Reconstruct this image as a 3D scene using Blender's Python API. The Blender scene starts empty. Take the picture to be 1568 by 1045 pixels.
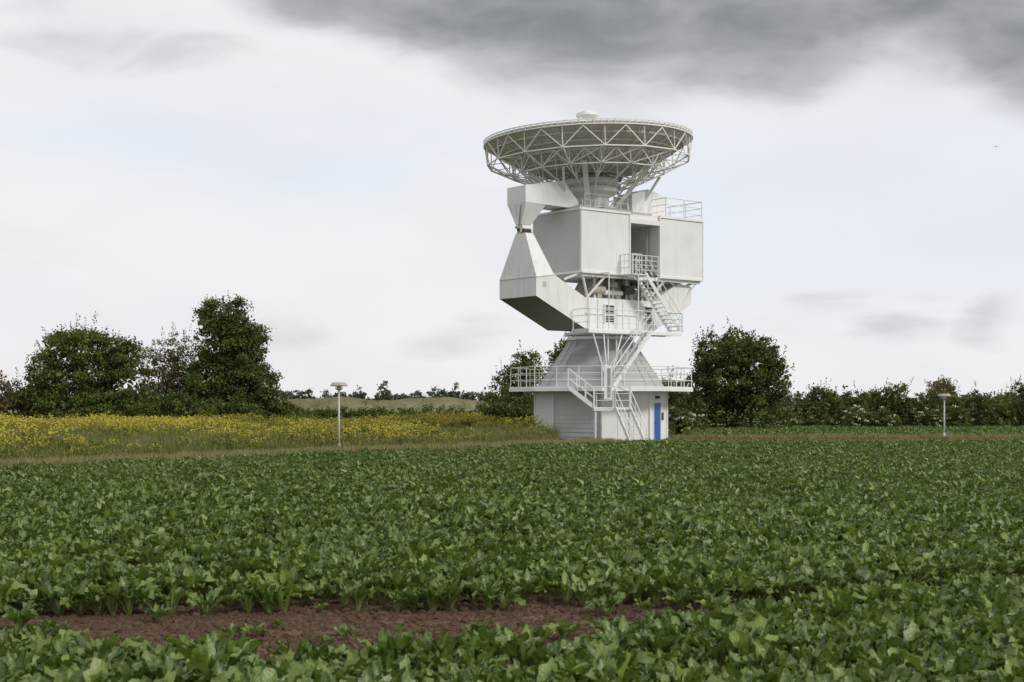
import bpy, math, random
import numpy as np
from mathutils import Vector, Matrix, noise as mnoise
random.seed(7); rng=np.random.default_rng(7)
scene=bpy.context.scene
scene.view_settings.view_transform='Standard'; scene.view_settings.look='None'; scene.view_settings.exposure=0

EYE=2.2; F=2178.0
# ------------------------------------------------------------------ materials
def newmat(name):
    m=bpy.data.materials.new(name); m.use_nodes=True
    nt=m.node_tree; b=nt.nodes['Principled BSDF']; return m,nt,b
def ramp(nt,fac,stops,interp='LINEAR'):
    r=nt.nodes.new('ShaderNodeValToRGB'); r.color_ramp.interpolation=interp
    el=r.color_ramp.elements
    while len(el)<len(stops): el.new(0.5)
    for e,(p,c) in zip(el,stops):
        e.position=p; e.color=(c if len(c)==4 else (*c,1))
    nt.links.new(fac,r.inputs[0]); return r
def noise(nt,scale,vec=None,detail=4,rough=.55,sc=(1,1,1),kind='Object'):
    tc=nt.nodes.new('ShaderNodeTexCoord'); mp=nt.nodes.new('ShaderNodeMapping'); mp.inputs['Scale'].default_value=sc
    nt.links.new(vec if vec else tc.outputs[kind],mp.inputs[0])
    n=nt.nodes.new('ShaderNodeTexNoise'); n.inputs['Scale'].default_value=scale; n.inputs['Detail'].default_value=detail; n.inputs['Roughness'].default_value=rough
    nt.links.new(mp.outputs[0],n.inputs['Vector']); return n.outputs[0]
def mixc(nt,fac,a,b,mode='MIX'):
    m=nt.nodes.new('ShaderNodeMix'); m.data_type='RGBA'; m.blend_type=mode
    for s,v in ((m.inputs[0],fac),(m.inputs[6],a),(m.inputs[7],b)):
        if hasattr(v,'links') or hasattr(v,'is_linked'): nt.links.new(v,s)
        elif isinstance(v,(int,float)): s.default_value=v
        else: s.default_value=(*v,1)
    return m.outputs[2]
def paint(name,col,dirt=(.38,.34,.30),amt=.5,rough=.5,spec=.4):
    m,nt,b=newmat(name)
    st=noise(nt,1.6,sc=(3,3,.35),detail=6,rough=.65)
    r=ramp(nt,st,[(.52,(0,0,0)),(.78,(amt,amt,amt))])
    c=mixc(nt,r.outputs[0],col,dirt)
    bl=noise(nt,.7,detail=3); r2=ramp(nt,bl,[(.3,(.93,.93,.93)),(.7,(1,1,1))])
    c=mixc(nt,1.0,c,r2.outputs[0],'MULTIPLY')
    nt.links.new(c,b.inputs['Base Color']); b.inputs['Roughness'].default_value=rough; b.inputs['Specular IOR Level'].default_value=spec
    return m
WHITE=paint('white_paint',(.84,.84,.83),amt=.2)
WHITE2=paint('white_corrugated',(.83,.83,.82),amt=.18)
STAIN=paint('stained_white_paint',(.80,.80,.78),dirt=(.40,.34,.28),amt=.42)
SIDE_SHADE=paint('panel_white_shaded',(.60,.60,.59),amt=.25)  # white panels greyed in the colour, for faces turned from the sun
CONE=paint('pedestal_sheet_metal',(.44,.45,.44),amt=.3,rough=.45)
UNDER_SHADE=paint('underside_painted_shade',(.17,.19,.14),dirt=(.08,.09,.06),amt=.5,rough=.6)  # shade and green field bounce below the yoke, put into the colour
DARK=paint('dark_metal',(.06,.06,.06),amt=.2)
TAN=paint('beige_machinery',(.42,.38,.31),dirt=(.15,.10,.06),amt=.7)
GALV=paint('galvanised_steel',(.50,.50,.49),amt=.3,rough=.4)
DISHU=paint('dish_panel_underside',(.66,.63,.57),dirt=(.42,.37,.30),amt=.4,rough=.6)
BLUE=paint('blue_door_paint',(.03,.13,.42),dirt=(.02,.07,.2),amt=.3,rough=.35)
RAIL=paint('white_railing',(.80,.80,.79),amt=.2)
CONC=paint('concrete',(.36,.35,.33),amt=.5,rough=.9)
INT=paint('recess_interior',(.50,.46,.42),amt=.5)

def foliage(name,cols,trans=.25,rough=.55,spec=.3,nscale=.5):
    m,nt,b=newmat(name)
    g=nt.nodes.new('ShaderNodeNewGeometry')
    r=ramp(nt,g.outputs['Random Per Island'],[(i/(len(cols)-1),c) for i,c in enumerate(cols)])
    n=noise(nt,nscale,detail=2); r2=ramp(nt,n,[(.35,(.6,.6,.6)),(.65,(1.35,1.28,1.05))])
    c=mixc(nt,1.0,r.outputs[0],r2.outputs[0],'MULTIPLY')
    nt.links.new(c,b.inputs['Base Color']); b.inputs['Roughness'].default_value=rough; b.inputs['Specular IOR Level'].default_value=spec
    if trans>0:
        t=nt.nodes.new('ShaderNodeBsdfTranslucent'); ms=nt.nodes.new('ShaderNodeMixShader'); ms.inputs[0].default_value=trans
        nt.links.new(c,t.inputs[0]); nt.links.new(b.outputs[0],ms.inputs[1]); nt.links.new(t.outputs[0],ms.inputs[2])
        nt.links.new(ms.outputs[0],nt.nodes['Material Output'].inputs[0])
    return m
LEAF=foliage('tree_leaves',[(.07,.105,.02),(.105,.15,.033),(.15,.19,.05)])
LEAF2=foliage('tree_leaves_dark',[(.052,.09,.02),(.085,.13,.03),(.125,.165,.045)])
LEAFB=foliage('tree_leaves_reddish',[(.12,.11,.05),(.16,.125,.065),(.20,.165,.08)])
LEAFH=foliage('hedge_leaves',[(.06,.09,.018),(.10,.135,.03),(.15,.175,.05)])
LEAFD=foliage('distant_foliage',[(.06,.08,.045),(.08,.10,.055),(.10,.12,.07)],trans=0)
BARK=paint('bark',(.10,.08,.06),amt=.5,rough=.9)
BLOSSOM=foliage('white_blossom',[(.5,.5,.42),(.62,.62,.54)],trans=.1)
GRASS=foliage('grass_blades',[(.12,.165,.035),(.18,.21,.055),(.27,.27,.10)],nscale=.1)
STRAW=foliage('straw_grass',[(.27,.25,.12),(.37,.33,.18),(.23,.24,.09)],nscale=.1)
YEL=foliage('yellow_flowers',[(.50,.44,.05),(.60,.52,.07),(.42,.42,.09)],trans=.2,nscale=.1)

def beetmat():
    m,nt,b=newmat('beet_leaf')
    at=nt.nodes.new('ShaderNodeAttribute'); at.attribute_name='rib'
    g=nt.nodes.new('ShaderNodeNewGeometry'); oi=nt.nodes.new('ShaderNodeObjectInfo')
    r=ramp(nt,g.outputs['Random Per Island'],[(0,(.072,.128,.02)),(.5,(.11,.18,.033)),(.93,(.165,.24,.052)),(1,(.29,.27,.07))])
    r2=ramp(nt,oi.outputs['Random'],[(0,(.78,.8,.8)),(1,(1.2,1.15,1.05))])
    c=mixc(nt,1.0,r.outputs[0],r2.outputs[0],'MULTIPLY')
    n=noise(nt,45,detail=2); 
    c=mixc(nt,at.outputs['Fac'],c,(.25,.32,.12))
    nt.links.new(c,b.inputs['Base Color']); b.inputs['Roughness'].default_value=.35; b.inputs['Specular IOR Level'].default_value=.55
    bp=nt.nodes.new('ShaderNodeBump'); bp.inputs['Strength'].default_value=.7; bp.inputs['Distance'].default_value=.012
    nt.links.new(n,bp.inputs['Height']); nt.links.new(bp.outputs[0],b.inputs['Normal'])
    t=nt.nodes.new('ShaderNodeBsdfTranslucent'); ms=nt.nodes.new('ShaderNodeMixShader'); ms.inputs[0].default_value=.22
    c2=mixc(nt,1.0,c,(1.25,1.3,.6),'MULTIPLY')
    nt.links.new(c2,t.inputs[0]); nt.links.new(b.outputs[0],ms.inputs[1]); nt.links.new(t.outputs[0],ms.inputs[2])
    nt.links.new(ms.outputs[0],nt.nodes['Material Output'].inputs[0])
    return m
BEET=beetmat()
def soilmat(name,cols,scale=1.5,bump=.6,dist=.05,rough=.95):
    m,nt,b=newmat(name)
    n=noise(nt,scale,detail=10,rough=.7); r=ramp(nt,n,[(.3,cols[0]),(.5,cols[1]),(.72,cols[2])])
    nt.links.new(r.outputs[0],b.inputs['Base Color']); b.inputs['Roughness'].default_value=rough; b.inputs['Specular IOR Level'].default_value=.15
    n2=noise(nt,14,detail=8,rough=.7)
    bp=nt.nodes.new('ShaderNodeBump'); bp.inputs['Strength'].default_value=bump; bp.inputs['Distance'].default_value=dist
    nt.links.new(n2,bp.inputs['Height']); nt.links.new(bp.outputs[0],b.inputs['Normal']); return m
SOIL=soilmat('soil',[(.075,.045,.030),(.125,.078,.052),(.20,.13,.09)])
GROUND=soilmat('meadow_ground',[(.07,.10,.025),(.11,.13,.035),(.17,.16,.07)],scale=.15)
PATH=soilmat('gravel_path',[(.22,.19,.16),(.29,.26,.23),(.36,.33,.3)],scale=2)
FARF=soilmat('far_field',[(.13,.17,.05),(.18,.21,.07),(.22,.23,.09)],scale=.02)
DUNE=soilmat('dry_hill',[(.08,.09,.04),(.16,.15,.08),(.27,.23,.15)],scale=.2)

# ------------------------------------------------------------------ mesh helpers
class MB:
    def __init__(s): s.v=[];s.f=[];s.m=[]
    def add(s,vs,fs,mi=0):
        o=len(s.v); s.v.extend([tuple(p) for p in vs]); s.f.extend([tuple(o+i for i in f) for f in fs]); s.m.extend([mi]*len(fs))
    def beam(s,p,q,w,h=None,mi=0,up=(0,0,1)):
        h=h or w; p=Vector(p);q=Vector(q);d=q-p
        if d.length<1e-6:return
        d.normalize();u=Vector(up)
        if abs(d.dot(u))>.99:u=Vector((.6,.8,0))
        x=d.cross(u).normalized();y=x.cross(d).normalized()
        vs=[]
        for e in (p,q):
            for sx,sy in ((-1,-1),(1,-1),(1,1),(-1,1)): vs.append(e+x*(sx*w/2)+y*(sy*h/2))
        s.add(vs,[(0,1,2,3),(7,6,5,4),(0,4,5,1),(1,5,6,2),(2,6,7,3),(3,7,4,0)],mi)
    def tube(s,p,q,r0,r1=None,n=6,mi=0,cap=True):
        r1=r0 if r1 is None else r1; p=Vector(p);q=Vector(q);d=(q-p)
        if d.length<1e-6:return
        d.normalize();u=Vector((0,0,1))
        if abs(d.dot(u))>.99:u=Vector((1,0,0))
        x=d.cross(u).normalized();y=x.cross(d).normalized();vs=[]
        for e,r in ((p,r0),(q,r1)):
            for i in range(n):
                t=2*math.pi*i/n; vs.append(e+x*(r*math.cos(t))+y*(r*math.sin(t)))
        fs=[(i,(i+1)%n,n+(i+1)%n,n+i) for i in range(n)]
        if cap: fs+= [tuple(range(n))[::-1],tuple(range(n,2*n))]
        s.add(vs,fs,mi)
    def hull8(s,bot,top,mi=0):
        n=len(bot); s.add(list(bot)+list(top),[tuple(range(n))[::-1],tuple(range(n,2*n))]+[(i,(i+1)%n,n+(i+1)%n,n+i) for i in range(n)],mi)
    def obj(s,name,parent=None,mats=(WHITE,),smooth=False,loc=None):
        me=bpy.data.meshes.new(name); me.from_pydata(s.v,[],s.f)
        for m in mats: me.materials.append(m)
        me.polygons.foreach_set('material_index',s.m)
        if smooth: me.polygons.foreach_set('use_smooth',[True]*len(s.f))
        me.update(); o=bpy.data.objects.new(name,me); scene.collection.objects.link(o)
        if parent: o.parent=parent
        if loc is not None: o.location=loc
        return o
def empty(name,loc):
    e=bpy.data.objects.new(name,None); e.location=loc; e.empty_display_size=.5; scene.collection.objects.link(e); return e

# ------------------------------------------------------------------ radio telescope
C=Vector((4.87,78,0)); AL=math.radians(38); cu,su=math.cos(AL),math.sin(AL)
def L(a,b,z): return Vector((a*cu-b*su,a*su+b*cu,z))
def S(px,py,Y): return Vector(((px-784)/F*Y-C.x, Y-C.y, EYE+(615-py)/F*Y))
T=empty('radio_telescope',C)
def octo(R,z,n=8,off=-3.0,cx=0,cy=0):
    r=[]
    for k in range(n):
        t=math.radians(off+360/n*k); r.append(Vector((cx+R*math.sin(t),cy-R*math.cos(t),z)))
    return r
def rail(b,pts,h=1.05,sp=1.2,nr=3,r=.024,closed=False):
    P=[Vector(p) for p in pts]
    if closed:P=P+[P[0]]
    for si,(p,q) in enumerate(zip(P[:-1],P[1:])):
        n=max(1,round((q-p).length/sp))
        for i in range(1 if (si>0 or closed) else 0,n+1):
            x=p.lerp(q,i/n); b.tube(x,x+Vector((0,0,h+.01)),r*1.05,n=5)
        for k in range(nr):
            z=Vector((0,0,h*(k+1)/nr)); b.tube(p+z,q+z,r if k==nr-1 else r*.75,n=5)
def stair(b,top,bot,wv,n,hr=.95):
    top=Vector(top);bot=Vector(bot);wv=Vector(wv)
    for w in (wv*.5,-wv*.5):
        b.beam(top+w,bot+w,.05,.2)
        up=Vector((0,0,hr)); b.tube(top+w+up,bot+w+up,.024,n=5); b.tube(top+w+up*.5,bot+w+up*.5,.018,n=5)
        for i in range(4):
            x=top.lerp(bot,i/3)+w; b.tube(x,x+up,.022,n=5)
    for i in range(n):
        c=top.lerp(bot,(i+.5)/n)
        b.beam(c-wv*.48,c+wv*.48,.24,.035,up=(0,0,1))

# base hut: octagonal clad walls
hut=MB(); R=3.60; zb,zt=-.05,2.86
v0=octo(R-.05,zb);v1=octo(R-.05,zt); hut.hull8(v0,v1,0)
for k in range(8):
    p=octo(R,0)[k];q=octo(R,0)[(k+1)%8]
    mi=0 if k in (0,1,2) else 1  # left and rear faces get the grey with shade painted in
    n=((p+q)/2).normalized()
    if k in (0,1,6):
        J=3 if k<2 else 9
        for j in range(J):
            a_=p.lerp(q,j/J+.004);b_=p.lerp(q,(j+1)/J-.004)
            hut.hull8([a_-n*.04+Vector((0,0,.1)),b_-n*.04+Vector((0,0,.1)),b_+Vector((0,0,.1)),a_+Vector((0,0,.1))],[x+Vector((0,0,zt)) for x in (a_-n*.04,b_-n*.04,b_,a_)],0)
    else:
        z=.1
        while z<zt-.02:
            z2=min(z+.235,zt)
            hut.hull8([x+Vector((0,0,z)) for x in (p-n*.04,q-n*.04,q+n*.012,p+n*.012)],[x+Vector((0,0,z2)) for x in (p-n*.04,q-n*.04,q-n*.012,p-n*.012)],mi)
            z=z2
    hut.beam(octo(R+.015,0)[k]+Vector((0,0,zb)),octo(R+.015,0)[k]+Vector((0,0,zt)),.09,.09,0)
hut.hull8(octo(R+.06,-.1),octo(R+.06,.1),2)
hut.obj('hut_walls',T,(WHITE,SIDE_SHADE,CONC))
# door on the right hand face
d=MB(); p=octo(R,0)[1];q=octo(R,0)[2]; n=((p+q)/2).normalized(); tt=(q-p).normalized()
def fp(t,z,o): return p+tt*t+n*o+Vector((0,0,z))
def fbox(b,t0,t1,z0,z1,o0,o1,mi): b.hull8([fp(t0,z0,o0),fp(t1,z0,o0),fp(t1,z0,o1),fp(t0,z0,o1)],[fp(t0,z1,o0),fp(t1,z1,o0),fp(t1,z1,o1),fp(t0,z1,o1)],mi)
fbox(d,.55,1.6,.06,2.12,.0,.035,0)
fbox(d,.47,.55,.0,2.2,.0,.07,1);fbox(d,1.6,1.68,.0,2.2,.0,.07,1);fbox(d,.55,1.6,2.12,2.2,.0,.07,1)
fbox(d,.62,.66,1.0,1.15,.035,.09,2);fbox(d,.85,1.3,1.4,1.75,.035,.045,0);fbox(d,.4,1.75,-.02,.06,0,.5,3)
fbox(d,1.85,2.1,1.2,1.6,0,.06,2); fbox(d,.9,1.2,2.35,2.5,.0,.18,2)
d.obj('door',T,(BLUE,WHITE,DARK,CONC))
# roof deck
dk=MB(); zd=2.93; RD=5.0
dk.hull8(octo(RD,zd-.0),octo(RD,zd+.05),0)
for k in range(8):
    a_=octo(RD,zd-.10)[k];b_=octo(RD,zd-.10)[(k+1)%8]; dk.beam(a_,b_,.08,.19,0)
    c_=octo(R,zd-.07)[k]; dk.beam(c_,octo(RD-.05,zd-.07)[k],.08,.12,0)
    m_=(octo(R,zd-.07)[k]+octo(R,zd-.07)[(k+1)%8])/2; m2=(a_+b_)/2; dk.beam(m_,Vector((m2.x,m2.y,zd-.07)),.06,.1,0)
dk.obj('roof_deck',T,(WHITE,))
rl=MB(); oc=octo(RD-.05,zd+.05)
rail(rl,oc,closed=True,sp=1.25)
# pedestal cone
pc=MB(); zc0,zc1=zd+.05,5.55
nb=9
for i in range(nb):
    f0=i/nb;f1=(i+1)/nb; r0=3.45+(1.72-3.45)*f0;r1=3.45+(1.72-3.45)*f1;z0=zc0+(zc1-zc0)*f0;z1=zc0+(zc1-zc0)*f1
    pc.hull8(octo(r0+.012,z0),octo(r1+.012,z1-.012),0)
pc.hull8(octo(3.42,zc0),octo(1.70,zc1),0)
for k in range(8):
    for t in (0,.5):
        def m(R_,z_): 
            o=octo(R_,z_); return o[k].lerp(o[(k+1)%8],t)
        pc.beam(m(3.47,zc0),m(1.74,zc1),.05,.04,0)
pc.hull8(octo(1.85,zc1),octo(1.85,zc1+.16),1)
pc.hull8(octo(1.55,zc1+.16,16),octo(1.55,6.07,16),1)
pc.hull8(octo(2.0,5.8,16),octo(2.0,5.93,16),1)
pc.obj('pedestal_cone',T,(CONE,WHITE))
# yoke
yk=MB()
def prism(b,poly,b0,b1,mi,under=None,umi=1):
    n=len(poly); vs=[L(a,b0,z) for a,z in poly]+[L(a,b1,z) for a,z in poly]
    b.add(vs,[tuple(range(n)),tuple(range(n,2*n))[::-1]],mi)
    for i in range(n):
        j=(i+1)%n; b.add([vs[i],vs[j],vs[n+j],vs[n+i]],[(3,2,1,0)],umi if under and i in under else mi)
prism(yk,[(-5.81,8.65),(-5.81,7.64),(-2.5,6.07),(2.5,6.07),(5.4,7.64),(5.4,8.65),(4.4,8.8),(2.5,7.7),(-2.5,7.72),(-4.63,8.82)],-1.55,1.55,0,under=(1,2,3))  # downward faces use the darker colour that stands for their shade
yk.hull8([L(-5.81,-1.55,8.65),L(-4.63,-1.55,8.82),L(-4.63,1.55,8.82),L(-5.81,1.55,8.65)],[L(-5.62,-.42,11.0),L(-5.1,-.42,11.0),L(-5.1,.42,11.0),L(-5.62,.42,11.0)],0)
yk.beam(L(-5.83,-1.5,8.65),L(-5.83,1.5,8.65),.03,.05)
yk.beam(L(-5.8,-1.57,8.63),L(-4.6,-1.57,8.8),.03,.04)
yk.obj('yoke_arm',T,(STAIN,UNDER_SHADE))
# bearing
be=MB()
be.tube(L(-5.66,0,11.28),L(-5.1,0,11.28),.25,n=16,mi=0)
be.beam(L(-5.62,0,11.04),L(-5.08,0,11.04),.62,.1,2)
be.beam(L(-5.68,0,11.2),L(-5.68,.2,11.2),.04,.18,1)
be.tube(L(-5.7,-.32,11.15),L(-5.2,-.32,11.15),.09,n=8,mi=1)
be.tube(L(-5.7,.3,11.35),L(-5.2,.3,11.35),.07,n=8,mi=2)
be.obj('elevation_bearing',T,(STAIN,DARK,TAN))
# cradle
cr=MB()
prism(cr,[(-5.89,13.44),(-5.89,12.55),(-2.5,12.50),(-2.2,12.50),(-2.3,12.9),(-3.0,13.55),(-3.25,13.92)],-.78,.78,0)
prism(cr,[(4.31,13.66),(4.31,12.55),(2.2,12.5),(1.6,12.5),(1.6,13.6),(2.8,14.0)],-.78,.78,0)
cr.hull8([L(-5.75,-.22,11.45),L(-5.1,-.22,11.45),L(-5.1,.22,11.45),L(-5.75,.22,11.45)],[L(-5.885,-.775,12.55),L(-4.5,-.775,12.55),L(-4.5,.775,12.55),L(-5.885,.775,12.55)],0)
cr.beam(L(-5.91,-.3,12.5),L(-5.84,0,11.5),.05,.2,0);cr.beam(L(-5.91,.3,12.5),L(-5.84,0,11.5),.05,.2,0)
cr.obj('elevation_cradle',T,(WHITE,))
# cabin
cb=MB()
def lbox(b,a0,a1,b0,b1,z0,z1,mi=0):
    b.hull8([L(a0,b0,z0),L(a1,b0,z0),L(a1,b1,z0),L(a0,b1,z0)],[L(a0,b0,z1),L(a1,b0,z1),L(a1,b1,z1),L(a0,b1,z1)],mi)
def corr(b,p,q,z0,z1,pitch=.125,dep=.014,mi=1):
    p=Vector(p);q=Vector(q);d=q-p;Ln=d.length;d.normalize();nn=Vector((d.y,-d.x,0)); k=max(1,round(Ln/pitch));pt=Ln/k;prof=[]
    for i in range(k):
        for f,o in ((0,0),(.15,dep),(.65,dep),(.8,0)): prof.append((i*pt+f*pt,o))
    prof.append((Ln,0))
    vs=[];fs=[]
    for t,o in prof:
        x=p+d*t+nn*(o+.012); vs.append((x.x,x.y,z0));vs.append((x.x,x.y,z1))
    for i in range(len(prof)-1): fs.append((2*i,2*i+2,2*i+3,2*i+1))
    b.add(vs,fs,mi)
ZB,ZT=9.0,12.33
lbox(cb,-3.1,.35,-1.95,2,ZB,ZT); lbox(cb,2.53,5.9,-1.95,2,ZB,ZT-.02); lbox(cb,.35,2.53,.3,1.98,ZB,ZT,2)
lbox(cb,.35,2.53,-1.9,.3,11.85,ZT-.01,0); lbox(cb,.35,2.53,-1.9,.3,ZB,ZB+.08,3)
corr(cb,L(-3.1,-1.95,0),L(.35,-1.95,0),ZB+.06,ZT-.08);corr(cb,L(2.53,-1.95,0),L(5.9,-1.95,0),ZB+.06,ZT-.1)
corr(cb,L(-3.1,2,0),L(-3.1,-1.95,0),ZB+.06,ZT-.08,mi=4);corr(cb,L(5.9,-1.95,0),L(5.9,2,0),ZB+.06,ZT-.1);corr(cb,L(5.9,2,0),L(-3.1,2,0),ZB+.06,ZT-.1)  # left wall has its shade painted in as grey, other walls stay white
for a,bb in ((-3.1,-1.95),(.32,-1.97),(2.56,-1.97),(5.9,-1.95),(-3.1,2),(5.9,2)):
    cb.beam(L(a,bb,ZB-.01),L(a,bb,ZT+.02),.1,.1,0)
for z in (ZB+.02,ZT):
    for (a0,a1) in ((-3.1,.35),(2.53,5.9)): cb.beam(L(a0,-1.97,z),L(a1,-1.97,z),.12,.12,0)
    cb.beam(L(-3.13,-1.95,z),L(-3.13,2,z),.12,.12,0); cb.beam(L(5.93,-1.95,z),L(5.93,2,z),.12,.12,0)
cb.beam(L(.35,-1.97,11.95),L(2.53,-1.97,11.95),.1,.25,0)
cb.beam(L(.5,-1.4,9.1),L(.75,-1.4,11.85),.22,.22,0);cb.beam(L(.4,-1.7,9.2),L(1.1,-.8,11.8),.08,.08,0)
cb.beam(L(2.3,-1.2,9.1),L(2.3,-1.2,11.8),.1,.1,2); lbox(cb,1.3,2.2,.22,.3,9.1,11.2,3)
cb.obj('cabin',T,(WHITE,WHITE2,INT,DARK,SIDE_SHADE))
rf=MB()
rail(rf,[L(-2.2,-1.2,ZT),L(.9,-1.2,ZT),L(.9,.5,ZT)],h=.95,sp=.9)
rail(rf,[L(3.1,1.0,ZT),L(3.1,-1.9,ZT),L(5.9,-1.9,ZT),L(5.9,1.9,ZT)],h=1.1,sp=1.4)
lb=MB(); lbox(lb,-2.6,2.6,-.9,1.2,ZT,12.55,0); lbox(lb,-1.2,.9,-1.6,-.9,ZT,12.6,1)
for i in range(7): lbox(lb,-2.3+i*.5,-2.15+i*.5,-1.55,-1.0,ZT,12.42,1)
for i in range(9):
    a=-2.4+i*.55; lb.tube(L(a,-1.25,ZT+.05),L(a+.3,-.9,13.0),.03,n=5,mi=0)
lb.beam(L(-3.0,-1.7,ZT+.1),L(2.2,-1.7,ZT+.1),.1,.1,2); lb.beam(L(-2.9,1.5,12.35),L(-2.9,-1.7,12.5),.08,.12,2)
lb.obj('cabin_roof_equipment',T,(WHITE,TAN,GALV))
# machinery below cabin
mc=MB()
for a in (-2.3,-1.2,0,1.2,2.4,3.4): mc.beam(L(a,-1.9,ZB-.08),L(a,1.9,ZB-.08),.12,.18,0)
mc.beam(L(-3,-1.8,ZB-.1),L(5.8,-1.8,ZB-.1),.12,.2,0); mc.beam(L(-3,1.8,ZB-.1),L(5.8,1.8,ZB-.1),.12,.2,0)
mc.hull8([L(*p) for p in ((-1.4,-1.1,7.72),(1.4,-1.1,7.72),(1.4,1.1,7.72),(-1.4,1.1,7.72))],[L(*p) for p in ((-.9,-.7,8.9),(.9,-.7,8.9),(.9,.7,8.9),(-.9,.7,8.9))],3)
for a,b2 in ((-2.2,-2.9),(-2.2,-1.2),(2.2,1.0),(2.2,3.2),(4.9,5.6),(4.3,3.4),(-3.8,-3.0)):
    mc.tube(L(a,-1.4,7.75 if abs(a)<3 else 8.6),L(b2,-1.8,8.95),.07,n=8,mi=0)
    mc.tube(L(a,1.3,7.75 if abs(a)<3 else 8.6),L(b2,1.7,8.95),.07,n=8,mi=0)
mc.tube(L(4.7,-1.5,7.7),L(5.7,-1.8,9),.05,n=8,mi=0)
for a,z,r,l,mi in ((-1.8,8.15,.22,.8,1),(-.6,8.5,.16,.5,1),(.4,8.25,.25,.7,2),(1.6,8.1,.2,.9,1),(-1.0,8.05,.14,1.3,0),(1.0,8.6,.12,1.5,2),(2.6,8.4,.2,.5,1)):
    mc.tube(L(a,-1.35,z),L(a+l,-1.35,z),r,n=12,mi=mi)
for a in (-1.6,-.3,.7,1.9): mc.tube(L(a,-1.3,7.7),L(a,-1.3,8.95),.06,n=8,mi=0); lbox(mc,a+.1,a+.4,-1.45,-1.1,7.75,8.0+.1*abs(a),1)
for i in range(14):
    a=random.uniform(-2.2,3.2); mc.tube(L(a,random.uniform(-1.6,.5),7.75),L(a+random.uniform(-.7,.7),random.uniform(-1.6,.5),8.9),.025,n=5,mi=random.choice((0,2,3)))
mc.tube(L(0,0,7.7),L(0,0,8.4),1.25,n=20,mi=1)
mc.obj('azimuth_machinery',T,(WHITE,TAN,DARK,INT))
wd=MB()
for a0,a1 in ((-1.12,-.5),(1.75,2.3)):
    lbox(wd,a0,a1,-1.60,-1.556,6.45,7.35,1)
    for i in range(6): lbox(wd,a0+.04,a1-.04,-1.66,-1.605,6.52+i*.135,6.57+i*.135,2)
    lbox(wd,a0-.07,a0,-1.66,-1.553,6.4,7.4,0);lbox(wd,a1,a1+.07,-1.66,-1.553,6.4,7.4,0);lbox(wd,a0,a1,-1.66,-1.553,7.35,7.42,0)
for a in (-2.3,-1.6,.2,1.2): lbox(wd,a,a+.04,-1.6,-1.553,6.1,7.68,0)
lbox(wd,-2.45,2.45,-1.62,-1.553,6.85,6.9,0)
lbox(wd,-5.35,-5.15,-1.57,-1.553,8.15,8.4,2)
wd.obj('hub_louvres',T,(WHITE,DARK,GALV,TAN))
# upper platform
up=MB(); ZP=5.98
lbox(up,-3.5,3.2,-3.0,-1.62,ZP-.06,ZP,0)
for bb in (-3.0,-1.7): up.beam(L(-3.5,bb,ZP-.13),L(3.2,bb,ZP-.13),.07,.18,0)
for a in np.linspace(-3.4,3.1,8): up.beam(L(a,-3.0,ZP-.13),L(a,-1.7,ZP-.13),.06,.14,0)
up.obj('access_platform',T,(WHITE,))
rail(rl,[L(-3.4,-1.65,ZP),L(-3.4,-2.95,ZP),L(3.1,-2.95,ZP),L(3.4,-2.9,ZP),L(3.4,-2.0,ZP)],sp=.95)
for a in (-2.0,.1): rl.tube(L(a,-2.9,ZP),L(a,-2.9,ZB),.035,n=6)
for a in (-2.0,.1): rl.tube(L(a,-2.9,ZB-.05),L(a,-1.9,ZB-.05),.035,n=6)
q0=S(931,592,73.9)
for pz in (L(-3.2,-2.9,ZP),L(-2.4,-2.9,ZP),L(-1.0,-2.9,ZP)): rl.tube(pz,q0,.04,n=6)
for pz in (L(-1.8,-2.6,ZP),L(-1.2,-2.6,ZP)): rl.tube(pz,Vector((pz.x,pz.y,zd)),.045,n=6)
# ---- stairs
st=MB()
stair(st,L(.7,-2.45,ZB+.02),L(3.35,-2.45,ZP),L(0,.8,0),15)
lbox(st,-.35,.75,-2.95,-1.95,ZB-.05,ZB+.0,0)
rail(st,[L(.35,-2.9,ZB),L(-.35,-2.9,ZB),L(-.35,-2.0,ZB)],sp=.35,nr=3)
rail(st,[L(.6,-1.95,ZB+.08),L(2.45,-1.95,ZB+.08)],sp=.45,nr=4)
tp=S(994,508,75.2); bt=S(936,588,73.6)
stair(st,(tp.x,tp.y,ZP-.05),(bt.x,bt.y,zd+.06),(-.25,.75,0),15)
a1=S(870,595,72.9); l1=S(910,623,72.7)
zl=1.90
stair(st,(a1.x,-5.1,zd),(l1.x,-5.2,zl),(0,.75,0),6)
lx0=l1.x-.05; lx1=S(966,620,72.4).x
st.hull8([(lx0,-5.65,zl-.06),(lx1,-5.65,zl-.06),(lx1,-4.75,zl-.06),(lx0,-4.75,zl-.06)],[(lx0,-5.65,zl),(lx1,-5.65,zl),(lx1,-4.75,zl),(lx0,-4.75,zl)],0)
for a_,b_ in (((lx0,-5.65),(lx1,-5.65)),((lx0,-4.75),(lx1,-4.75)),((lx1,-5.65),(lx1,-4.75))):
    st.beam((*a_,zl-.1),(*b_,zl-.1),.06,.16)
rail(st,[(lx0,-5.62,zl),(lx1-.85,-5.62,zl)],sp=.7); rail(st,[(lx1,-5.6,zl),(lx1,-4.75,zl),(lx0+.2,-4.75,zl)],sp=.8)
stair(st,(lx1-.42,-5.66,zl),(lx1+.25,-7.35,0),(.75,.0,0),9)
for x,y in ((lx0+.1,-5.6),(lx1-.05,-5.6),(lx0+.1,-4.8),(lx1-.05,-4.8)): st.tube((x,y,0),(x,y,zl-.02),.045,n=8)
st.beam((lx0-.55,-5.1,zd),(a1.x-.1,-4.9,zd),.8,.06)
st.obj('stairs',T,(RAIL,))
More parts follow.
